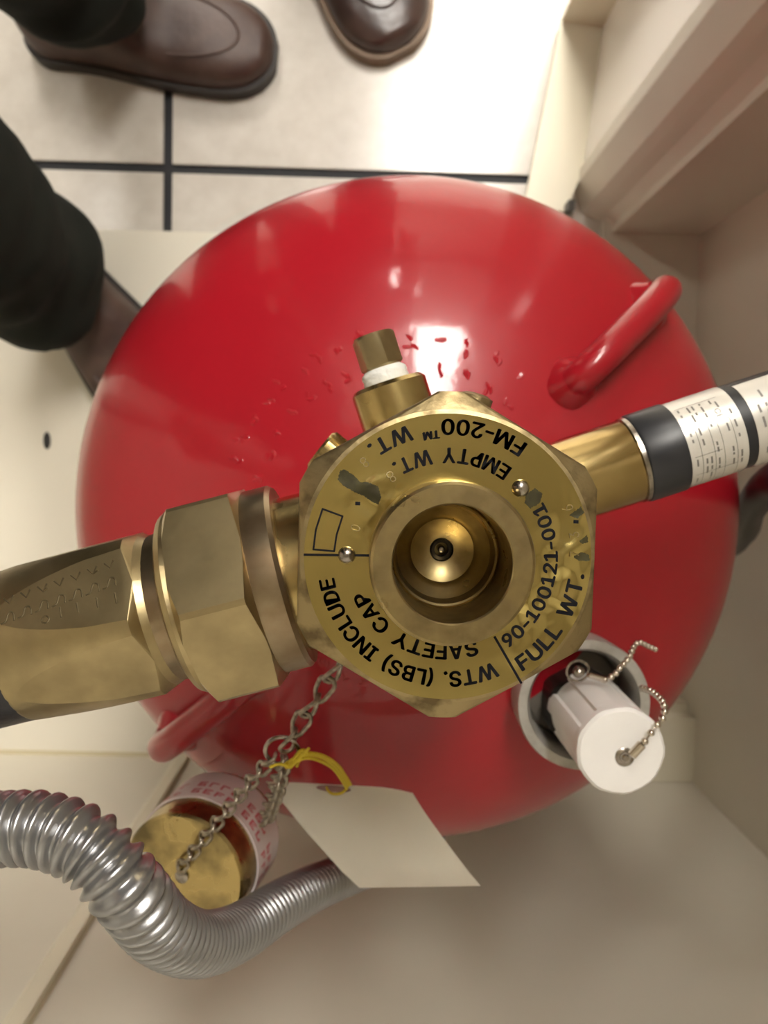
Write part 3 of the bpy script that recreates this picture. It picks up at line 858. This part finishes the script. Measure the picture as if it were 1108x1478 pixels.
# ================================================================== CHAIN, CAP, TAG (lower left)
_LM = {}
def link_mesh(L, W, r):
    k = (round(L, 5), round(W, 5), round(r, 5))
    if k in _LM: return _LM[k]
    pts = []; h = L / 2 - W / 2
    for i in range(9):
        t = -PI / 2 + PI * i / 8; pts.append(Vector((h + W / 2 * math.cos(t), W / 2 * math.sin(t), 0)))
    for i in range(9):
        t = PI / 2 + PI * i / 8; pts.append(Vector((-h + W / 2 * math.cos(t), W / 2 * math.sin(t), 0)))
    pts = [Matrix.Rotation(0.55 * p_.x / (L / 2), 3, 'X') @ p_ for p_ in pts]      # the links are twisted
    bm = NB(); tube(bm, pts, r, 7, closed=True)
    bmesh.ops.recalc_face_normals(bm, faces=bm.faces[:])
    me = bpy.data.meshes.new('link'); bm.to_mesh(me); bm.free(); me.materials.append(MATS['steel_chain'])
    me.polygons.foreach_set('use_smooth', [True] * len(me.polygons))
    _LM[k] = me; return me
def link_chain(rt_, pts, L, W, r, roll0=0.4):
    pitch = L - 2 * r - 0.0003
    path = resample(catmull(pts, 30), pitch); b = base_of(rt_)
    for i, (a, c) in enumerate(zip(path, path[1:])):
        T = (c - a).normalized(); _, U, V = frame(T)
        M = Matrix((T, V, T.cross(V))).transposed()
        M = M @ Matrix.Rotation(roll0 + (PI / 2) * (i % 2), 3, 'X')
        o = bpy.data.objects.new('link', link_mesh(L, W, r)); COL.objects.link(o); o.parent = rt_
        o.location = (a + c) / 2 - b; o.rotation_mode = 'QUATERNION'; o.rotation_quaternion = M.to_quaternion()

capc = P(263, 1264, 0.404)                      # middle of the hanging cap's face
ringc = P(407, 1084, 0.352)
start = P(492, 955, 0.335)
bm = NB(); bmE = start + (Vector((HX, HY, start.z)) - start) * 0.5
tube(bm, catmull([bmE, bmE * .5 + start * .5 + Vector((0, 0, .004)), start + Vector((0, 0, 0.002)), start + Vector((0, 0, -.003))], 6), 0.0015, 10)
obj('chain_eye', bm, 'steel', valve)
ch = root('safety_chain', start, 'twisted steel link chain hanging from the valve to the brass cap', 'chain')
link_chain(ch, [start, P(455, 1012, 0.342), P(425, 1055, 0.348), ringc + Vector((0.0, -0.003, 0))], 0.0125, 0.0072, 0.00095, 0.5)
link_chain(ch, [P(396, 1092, 0.353), P(372, 1116, 0.360), P(335, 1160, 0.376), P(300, 1203, 0.388), P(256, 1257, 0.4025)], 0.0085, 0.0056, 0.00085, 0.3)
bm = NB(); tube(bm, [ringc + Vector((0.0072 * math.cos(t), 0.0072 * math.sin(t), 0.003 * math.sin(t))) for t in [k * PI / 14 for k in range(28)]], 0.0010, 10, closed=True)
obj('split_ring', bm, 'steel', ch)
ch2 = root('tag_chain', P(405, 1098, 0.356), 'short bunched steel chain end hanging beside the paper tag', 'chain')
link_chain(ch2, [P(408, 1096, 0.356), P(402, 1130, 0.366), P(392, 1160, 0.378), P(380, 1192, 0.392)], 0.0068, 0.0068, 0.0011, 0.2)

# brass cap hanging on the chain, leaning on the shoulder
AXD = Vector((-0.24, -0.05, 0.97)).normalized()
rb = 0.0325
cap = root('outlet_cap', capc - AXD * 0.05, 'round brass outlet cap with pink printed band hanging on the chain', 'cap')
bm = NB(); lathe(bm, capc, AXD, [(-0.050, 0.027), (-0.050, rb), (-0.016, rb), (-0.0015, rb * .985), (0, rb * .95), (0.0002, rb * .6), (0.0002, 0)], 96)
capo = obj('cap_body', bm, 'brass_worn', cap)
bm = NB(); lathe(bm, capc, AXD, [(-0.047, rb + .0003), (-0.0468, rb + 0.0012), (-0.0172, rb + 0.0012), (-0.017, rb + .0003)], 96, cap=False)
bnd = obj('printed_band', bm, 'paper_pink', cap)
# faded red print on the band (two lines, not readable)
bm = NB(); rnd = random.Random(11); _, Uc, Vc = frame(AXD)
def onb(s, ph, r=rb + 0.0014): return capc + AXD * s + (Vc * math.cos(ph) + Uc * math.sin(ph)) * r
def cpatch(sa, sb, pa, pb):
    n = max(1, int(abs(pb - pa) / 0.1) + 1)
    for k in range(n):
        a_, c_ = pa + (pb - pa) * k / n, pa + (pb - pa) * (k + 1) / n
        bm.faces.new([bm.verts.new(onb(*q_)) for q_ in ((sa, a_), (sb, a_), (sb, c_), (sa, c_))])
ph = -PI
while ph < PI:
    for row in (-0.034, -0.026):
        k = rnd.random(); w_ = 0.13
        cpatch(row, row + 0.0052, ph, ph + 0.035)
        if k > .35: cpatch(row + 0.0040, row + 0.0052, ph, ph + w_)
        if k < .7: cpatch(row, row + 0.0012, ph, ph + w_)
        if .2 < k < .8: cpatch(row + 0.0021, row + 0.0031, ph, ph + w_ * .8)
        if k > .55: cpatch(row + 0.0025, row + 0.0052, ph + w_ - .035, ph + w_)
    ph += 0.19 if rnd.random() < .8 else 0.32
obj('red_print', bm, 'print_red', bnd, smooth=0)
bm = NB(); lathe(bm, capc, AXD, [(0, 0.0035), (0.0012, 0.0035), (0.0022, 0.002), (0.0022, 0)], 18)
obj('chain_stud', bm, 'steel', cap)

# paper tag
T00, T10, T11, T01 = P(384, 1128, 0.405), P(588, 1137, 0.385), P(692, 1279, 0.365), P(516, 1282, 0.372)
bm = NB(); NU, NV = 16, 14; g = []
up = (T10 - T00).cross(T01 - T00).normalized()
if up.z < 0: up = -up
for j in range(NV + 1):
    rw = []
    for i in range(NU + 1):
        u, v = i / NU, j / NV
        p_ = T00 * (1 - u) * (1 - v) + T10 * u * (1 - v) + T11 * u * v + T01 * (1 - u) * v
        p_ = p_ + up * (0.004 * math.sin(PI * v) * (1 - .3 * u) + 0.0022 * math.sin(2 * PI * u) * (1 - v)) - up * 0.003 * max(0, v - .86) / .14
        if v < .25 and u > .75: p_ += (T01 - T00) * 0.05 * ((u - .75) / .25) ** 2 * (1 - v / .25)
        rw.append(bm.verts.new(p_))
    g.append(rw)
for j in range(NV):
    for i in range(NU): bm.faces.new((g[j][i], g[j][i + 1], g[j + 1][i + 1], g[j + 1][i]))
bmesh.ops.solidify(bm, geom=bm.faces[:], thickness=0.0005)
tag = root('paper_tag', T00, 'blank cream paper tag tied to the chain with yellow string', 'tag')
obj('card', bm, 'paper', tag, smooth=40)
def on_tag(u, v): return T00 * (1 - u) * (1 - v) + T10 * u * (1 - v) + T11 * u * v + T01 * (1 - u) * v + up * (0.004 * math.sin(PI * v) * (1 - .3 * u) + 0.0022 * math.sin(2 * PI * u) * (1 - v) + 0.0006)
bm = NB(); ec = (0.47, 0.045)
ev = [bm.verts.new(on_tag(ec[0] + 0.115 * math.cos(t), ec[1] + 0.035 * math.sin(t))) for t in [k * PI / 12 for k in range(24)]]
bm.faces.new(ev); extrude_up(bm, 0.0004)
obj('eyelet_patch', bm, 'eyelet', tag, label='brown reinforcing patch at the hole')
st = bpy.data.objects.new('string_tie', None)
bm = NB()
zs = -0.0005
for k, off in enumerate((0, 0.0009, -0.0009)):
    pp = [P(412 + k * 2, 1103 + k, 0.350), P(428, 1093 + k * 2, 0.346), P(445, 1089 + k, 0.347), P(466, 1094 + k, 0.355), P(484, 1107, 0.366), P(495, 1122, 0.378), P(503, 1134 + k, 0.386)]
    tube(bm, [p_ + Vector((off, off, 0)) for p_ in catmull(pp, 8)], 0.00075, 7)
tube(bm, catmull([P(503, 1134, 0.386), P(494, 1144, 0.385), P(482, 1146, 0.387), P(474, 1142, 0.389), P(471, 1136, 0.394)], 6), 0.0006, 7)
for k in range(4):
    tube(bm, catmull([P(419 + 2 * k, 1108 - 5 * k, 0.351), P(424 + 3 * k, 1096 - 4 * k, 0.3455), P(434 + 2 * k, 1090 - k * 2, 0.347), P(428 + k, 1106 - 3 * k, 0.352)], 5), 0.0007, 6)
tube(bm, catmull([P(390, 1107, 0.350), P(404, 1103, 0.348), P(418, 1108, 0.347)], 6), 0.0007, 6)
tube(bm, catmull([P(420, 1107, 0.346), P(432, 1094, 0.344), P(446, 1080, 0.342)], 6), 0.0007, 6)
obj('string', bm, 'string_yellow', tag, label='yellow string tie')
bpy.data.objects.remove(st)

# ================================================================== FLEXIBLE CONDUIT
cp = [P(-260, 1230, 0.31), P(-120, 1200, 0.29), P(0, 1196, 0.280), P(65, 1198, 0.276), P(130, 1225, 0.272), P(185, 1285, 0.272), P(235, 1342, 0.292), P(290, 1362, 0.326), P(345, 1345, 0.368), P(400, 1310, 0.412), P(450, 1283, 0.455), P(500, 1262, 0.50), P(560, 1240, 0.57), P(620, 1215, 0.68)]
cp = cp + [Vector((cp[-1].x + 0.01, cp[-1].y - 0.01, 0.2)), Vector((cp[-1].x + 0.01, YB + 0.02, 0.08)), Vector((cp[-1].x + 0.01, YB + 0.004, 0.07))]
cp = [Vector((cp[0].x - 0.04, YB + 0.02, cp[0].z + 0.02)), ] + cp
PITCH = 0.0054; step = PITCH / 9
path = resample(catmull(cp, 60), step)
RCN = 0.0127
def rcon(i, s):
    ph = (s / PITCH) % 1
    return RCN - 0.0030 * (0.5 + 0.5 * math.cos(2 * PI * ph)) ** 1.3
cond = root('flexible_conduit', cp[-1], 'grey corrugated flexible metal conduit bending past the brass cap', 'conduit')
bm = NB(); tube(bm, path, rcon, 28)
obj('corrugated_sleeve', bm, 'conduit', cond, smooth=80)

# ================================================================== PEOPLE
def remesh_obj(name, bm, m, parent, voxel, smooth_it=6, fold=None):
    b = base_of(parent)
    for v in bm.verts: v.co -= b
    me = bpy.data.meshes.new(name); bm.to_mesh(me); bm.free()
    o = bpy.data.objects.new(name, me); COL.objects.link(o)
    md = o.modifiers.new('r', 'REMESH'); md.mode = 'VOXEL'; md.voxel_size = voxel; md.use_smooth_shade = True
    ms = o.modifiers.new('s', 'SMOOTH'); ms.iterations = smooth_it; ms.factor = 0.5
    dg = bpy.context.evaluated_depsgraph_get()
    ev = o.evaluated_get(dg); me2 = bpy.data.meshes.new_from_object(ev)
    o.modifiers.clear(); o.data = me2; bpy.data.meshes.remove(me)
    me2.name = name
    if fold:
        for v in me2.vertices:
            p_ = v.co + b
            v.co += v.normal * fold(p_)
    me2.materials.clear(); me2.materials.append(MATS[m])
    me2.polygons.foreach_set('use_smooth', [True] * len(me2.polygons))
    o.parent = parent
    return o

def shoe(parent, heel, yaw, mt, msole, L=0.30, W=0.108):
    """heel: world point under the heel; yaw: direction of the toe"""
    c, s = math.cos(yaw), math.sin(yaw)
    def wp(x, y, z): return Vector((heel[0] + x * c - y * s, heel[1] + x * s + y * c, heel[2] + z))
    def half(t):   # outline half width
        if t < 0.12: return W * 0.5 * 0.70 * math.sqrt(max(0, 1 - ((0.12 - t) / 0.12) ** 2)) 
        a = 0.70 + 0.30 * (0.5 - 0.5 * math.cos(min(1, (t - 0.12) / 0.55) * PI))
        if t > 0.72: a *= max(0, 1 - ((t - 0.72) / 0.28) ** 2.6) ** 0.5
        return W * 0.5 * a
    def top(t):
        if t < 0.38: return 0.085
        if t < 0.62: return 0.085 - 0.027 * (0.5 - 0.5 * math.cos((t - 0.38) / 0.24 * PI))
        return 0.058 - 0.018 * ((t - 0.62) / 0.38) ** 1.5
    N, M = 36, 24
    bm = NB(); rings = []
    ts = [0.004 + 0.992 * (0.5 - 0.5 * math.cos(PI * i / N)) for i in range(N + 1)]
    for t in ts:
        hw = max(0.002, half(t)); h = top(t) * (min(1, (1 - t) / 0.05 + .35)) ** 0.5
        rg = []
        for k in range(M + 1):
            a = PI * k / M
            y = hw * (1 if math.cos(a) >= 0 else -1) * abs(math.cos(a)) ** 0.7
            z = 0.020 + (h - 0.020) * math.sin(a) ** 0.75
            crease = 0.0012 * math.sin((t * L) * 420 + y * 60) * max(0, 1 - abs(t - 0.66) / 0.09) * math.sin(a)
            rg.append(bm.verts.new(wp(t * L, y + (0.006 * math.sin(t * PI)), z - crease)))
        rings.append(rg)
    for A, B in zip(rings, rings[1:]):
        for k in range(M): bm.faces.new((A[k], A[k + 1], B[k + 1], B[k]))
        bm.faces.new((A[M], A[0], B[0], B[M]))
    bm.faces.new(rings[0]); bm.faces.new(rings[-1])
    up_ = obj('shoe', bm, mt, parent, smooth=60)
    bm = NB(); out = []
    for t in ts: out.append((t * L, half(t) + 0.005 + 0.006 * math.sin(t * PI)))
    for t in reversed(ts): out.append((t * L, -half(t) - 0.005 + 0.006 * math.sin(t * PI)))
    out = [( (x - L / 2) * 1.025 + L / 2, y) for x, y in out]
    q_ = [wp(x, y, 0) for x, y in out]
    prism(bm, [(p_.x, p_.y) for p_ in q_], heel[2], heel[2] + 0.021); bevel(bm, 0.004, 2, 60)
    obj('sole', bm, msole, up_, smooth=50)
    bm = NB(); pts = []
    for k in range(33):                      # raised apron seam over the toe
        a = -PI * 0.5 + PI * k / 32
        t = 0.60 + 0.27 * math.cos(a); y = half(0.66) * 0.66 * math.sin(a)
        h = top(t); hw = half(t); aa = math.acos(max(-1, min(1, (abs(y) / hw) ** (1 / 0.7) if hw > 0 else 0)))
        z = 0.020 + (h * (min(1, (1 - t) / 0.05 + .35)) ** 0.5 - 0.020) * math.sin(aa) ** 0.75
        pts.append(wp(t * L, y + 0.006 * math.sin(t * PI), z + 0.0002))
    tube(bm, pts, 0.0018, 8)
    obj('apron_seam', bm, mt, up_)
    return wp

def capsule(bm, a, b, ra, rb, n=16):
    a, b = Vector(a), Vector(b); d = b - a
    m = 8
    lathe(bm, a, d, [(-ra * math.cos(t) , ra * math.sin(t)) for t in [k * PI / 2 / 5 for k in range(6)]][0:5] + [(d.length * k / m, ra + (rb - ra) * k / m) for k in range(m + 1)] +
          [(d.length + rb * math.sin(t), rb * math.cos(t)) for t in [k * PI / 2 / 5 for k in range(1, 6)]], n)

def chainc(bm, pts):
    for (a, ra), (b, rb_) in zip(pts, pts[1:]): capsule(bm, a, b, ra, rb_)

def person(label, hipc, face, feet, mt, msole, mshirt, legs, lean=(0, 0), sw_=0.108):
    """feet: two (heel point, yaw); legs: for each foot the list of (point, radius) from hem to hip; face: heading angle"""
    r = root('person', (hipc[0], hipc[1], TZ), label, 'person')
    f = Vector((math.cos(face), math.sin(face), 0)); l = Vector((-f.y, f.x, 0)); h = Vector((hipc[0], hipc[1], 0)); Z = Vector((0, 0, 1))
    for (hl, yaw) in feet: shoe(r, hl, yaw, mt, msole, W=sw_)
    bm = NB()
    for lg in legs: chainc(bm, lg)
    sphere(bm, h + Z * 0.93, 0.15, 20, 14, (1, 1, 0.9)); 
    capsule(bm, h + Z * 0.95 - l * 0.05, h + Z * 0.95 + l * 0.05, 0.135, 0.135); capsule(bm, h + Z * .93, h + Z * 1.03, 0.145, 0.14)
    def fold(p_):
        k = max(0, 1 - abs(p_.z - 0.10) / 0.35)
        return 0.017 * k * noise.noise(Vector((p_.x * 11, p_.y * 11, p_.z * 26))) + 0.010 * k * noise.noise(Vector((p_.x * 5 + 3, p_.y * 5, p_.z * 14))) + 0.003 * noise.noise(p_ * 9)
    remesh_obj('trousers', bm, 'trousers', r, 0.011, 4, fold)
    # body: head, neck, arms and hands in one surface
    lnv = Vector((lean[0], lean[1], 0)); T = lambda z: h + Z * z + lnv * ((z - 1.0) / 0.44)
    bm = NB(); sh = T(1.44); hd = T(1.66) + f * 0.03
    capsule(bm, T(1.0), T(1.40), 0.11, 0.12); capsule(bm, sh, hd - Z * 0.06, 0.058, 0.056)
    sphere(bm, hd, 0.095, 20, 16, (1, 1, 1.22)); capsule(bm, hd - Z * 0.075 + f * 0.035, hd - Z * 0.085 + f * 0.05, 0.048, 0.04)
    capsule(bm, hd + f * 0.09 + Z * 0.01, hd + f * 0.108 - Z * 0.022, 0.010, 0.014)
    for sg in (-1, 1):
        sphere(bm, hd + l * sg * 0.095 - Z * 0.01, 0.026, 10, 8, (1, .5, 1.3))
        s0_ = sh + l * sg * 0.19 - Z * 0.03; el = s0_ - Z * 0.29 + l * sg * 0.05 - f * 0.02; wr_ = el - Z * 0.25 + f * 0.01
        capsule(bm, sh + l * sg * .05, s0_, 0.06, 0.056); capsule(bm, s0_, el, 0.05, 0.042); capsule(bm, el, wr_, 0.042, 0.028)
        pm = wr_ - Z * 0.075 + f * 0.005; capsule(bm, wr_, pm, 0.027, 0.030)
        capsule(bm, wr_ - Z * .05 + f * .02, pm + f * .018, 0.018, 0.016); capsule(bm, wr_ - Z * .05 - f * .018, pm - f * .018, 0.018, 0.016)
        for q_, (o_, ln) in enumerate(((.031, .068), (.010, .078), (-.011, .072), (-.031, .056))):
            k0 = pm + f * o_ - Z * 0.008; k1 = k0 - Z * ln * .55 - l * sg * 0.006; k2 = k1 - Z * ln * .45 - l * sg * 0.018
            capsule(bm, k0, k1, 0.0095, 0.009, 10); capsule(bm, k1, k2, 0.009, 0.008, 10)
        t0 = wr_ - Z * .03 + f * .028; t1 = t0 - Z * .035 + f * .025; t2 = t1 - Z * .03 + f * .004
        capsule(bm, t0, t1, 0.013, 0.011, 10); capsule(bm, t1, t2, 0.011, 0.009, 10)
    remesh_obj('body', bm, 'skin', r, 0.0065, 2)
    bm = NB()
    capsule(bm, h + Z * .98 - l * .06, h + Z * .98 + l * .06, 0.14, 0.14); capsule(bm, T(1.0), T(1.34), 0.15, 0.15)
    capsule(bm, T(1.1) - l * .06, T(1.36) - l * .09, 0.12, 0.115); capsule(bm, T(1.1) + l * .06, T(1.36) + l * .09, 0.12, 0.115)
    for sg in (-1, 1):
        s0_ = sh + l * sg * 0.19 - Z * 0.03; el = s0_ - Z * 0.29 + l * sg * 0.05 - f * 0.02
        capsule(bm, s0_ - l * sg * .1, s0_, 0.075, 0.072); capsule(bm, s0_, s0_ * .35 + el * .65, 0.07, 0.066)
    remesh_obj('shirt', bm, mshirt, r, 0.013, 5)
    bm = NB(); sphere(bm, hd - f * 0.014 + Z * 0.024, 0.105, 20, 14, (1, 1, 1.14))
    for v in bm.verts:
        d_ = (v.co - hd)
        if d_.dot(f) > 0.055 and d_.z < 0.075: v.co -= f * (d_.dot(f) - 0.03)
        if d_.z < -0.06: v.co.z = hd.z - 0.06
    obj('hair', bm, 'hair', r, smooth=60)
    return r

zf = TZ
# person with one foot on the tiles and one inside the closet
yaw1 = math.radians(-4); toe1 = P(391, 58, CAMZ - 0.03)
h1 = (toe1.x - 0.30 * math.cos(yaw1), toe1.y - 0.30 * math.sin(yaw1), zf)
yaw2 = math.radians(-53); m2 = P(152, 502, CAMZ - 0.05)
h2 = (m2.x - 0.16 * math.cos(yaw2), m2.y - 0.16 * math.sin(yaw2), 0.0)
a1 = Vector((h1[0] + 0.105 * math.cos(yaw1), h1[1] + 0.085 * math.sin(yaw1), 0)); a2 = Vector((h2[0] + 0.07 * math.cos(yaw2), h2[1] + 0.07 * math.sin(yaw2), 0))
hipA = (a1 * .5 + a2 * .5) + Vector((-0.10, 0.02, 0))
def leg(a, z0, hip, r0=0.075):
    a = Vector((a.x, a.y, z0)); kn = a * .45 + Vector((hip.x, hip.y, z0)) * .55; kn = Vector((kn.x + .02, kn.y, 0.50))
    return [(a, r0), (a + (kn - a) * .45, r0 * 1.06), (kn, 0.085), (Vector((hip.x, hip.y, 0.88)), 0.105)]
person('person in dark green trousers and brown leather slip-on shoes straddling the closet edge', (hipA.x, hipA.y), 0.0,
       [(h1, yaw1), (h2, yaw2)], 'leather_brown', 'sole', 'shirt_grey',
       [leg(a1, 0.12, hipA + Vector((0, .09, 0))), leg(a2, 0.14, hipA + Vector((0, -.09, 0)), 0.082)], lean=(0.13, -0.06))
# person facing the closet, only one toe in view
yawb = math.radians(-62); toeb = P(574, 42, CAMZ - 0.03)
hb = (toeb.x - 0.29 * math.cos(yawb), toeb.y - 0.29 * math.sin(yawb), zf)
hb2 = (hb[0] - 0.24, hb[1] + 0.17, zf); yawc = math.radians(-98)
b1 = Vector((hb[0] + 0.08 * math.cos(yawb), hb[1] + 0.08 * math.sin(yawb), 0)); b2 = Vector((hb2[0] + 0.08 * math.cos(yawc), hb2[1] + 0.08 * math.sin(yawc), 0))
hipB = (b1 + b2) * .5 + Vector((0, 0.03, 0))
person('person in dark brown leather shoes standing on the tiles facing the closet', (hipB.x, hipB.y), math.radians(-85),
       [(hb, yawb), (hb2, yawc)], 'leather_dark', 'sole_tan', 'shirt_blue',
       [leg(b1, 0.12, hipB + Vector((.09, 0, 0)), 0.07), leg(b2, 0.12, hipB + Vector((-.09, 0, 0)), 0.07)], sw_=0.124)
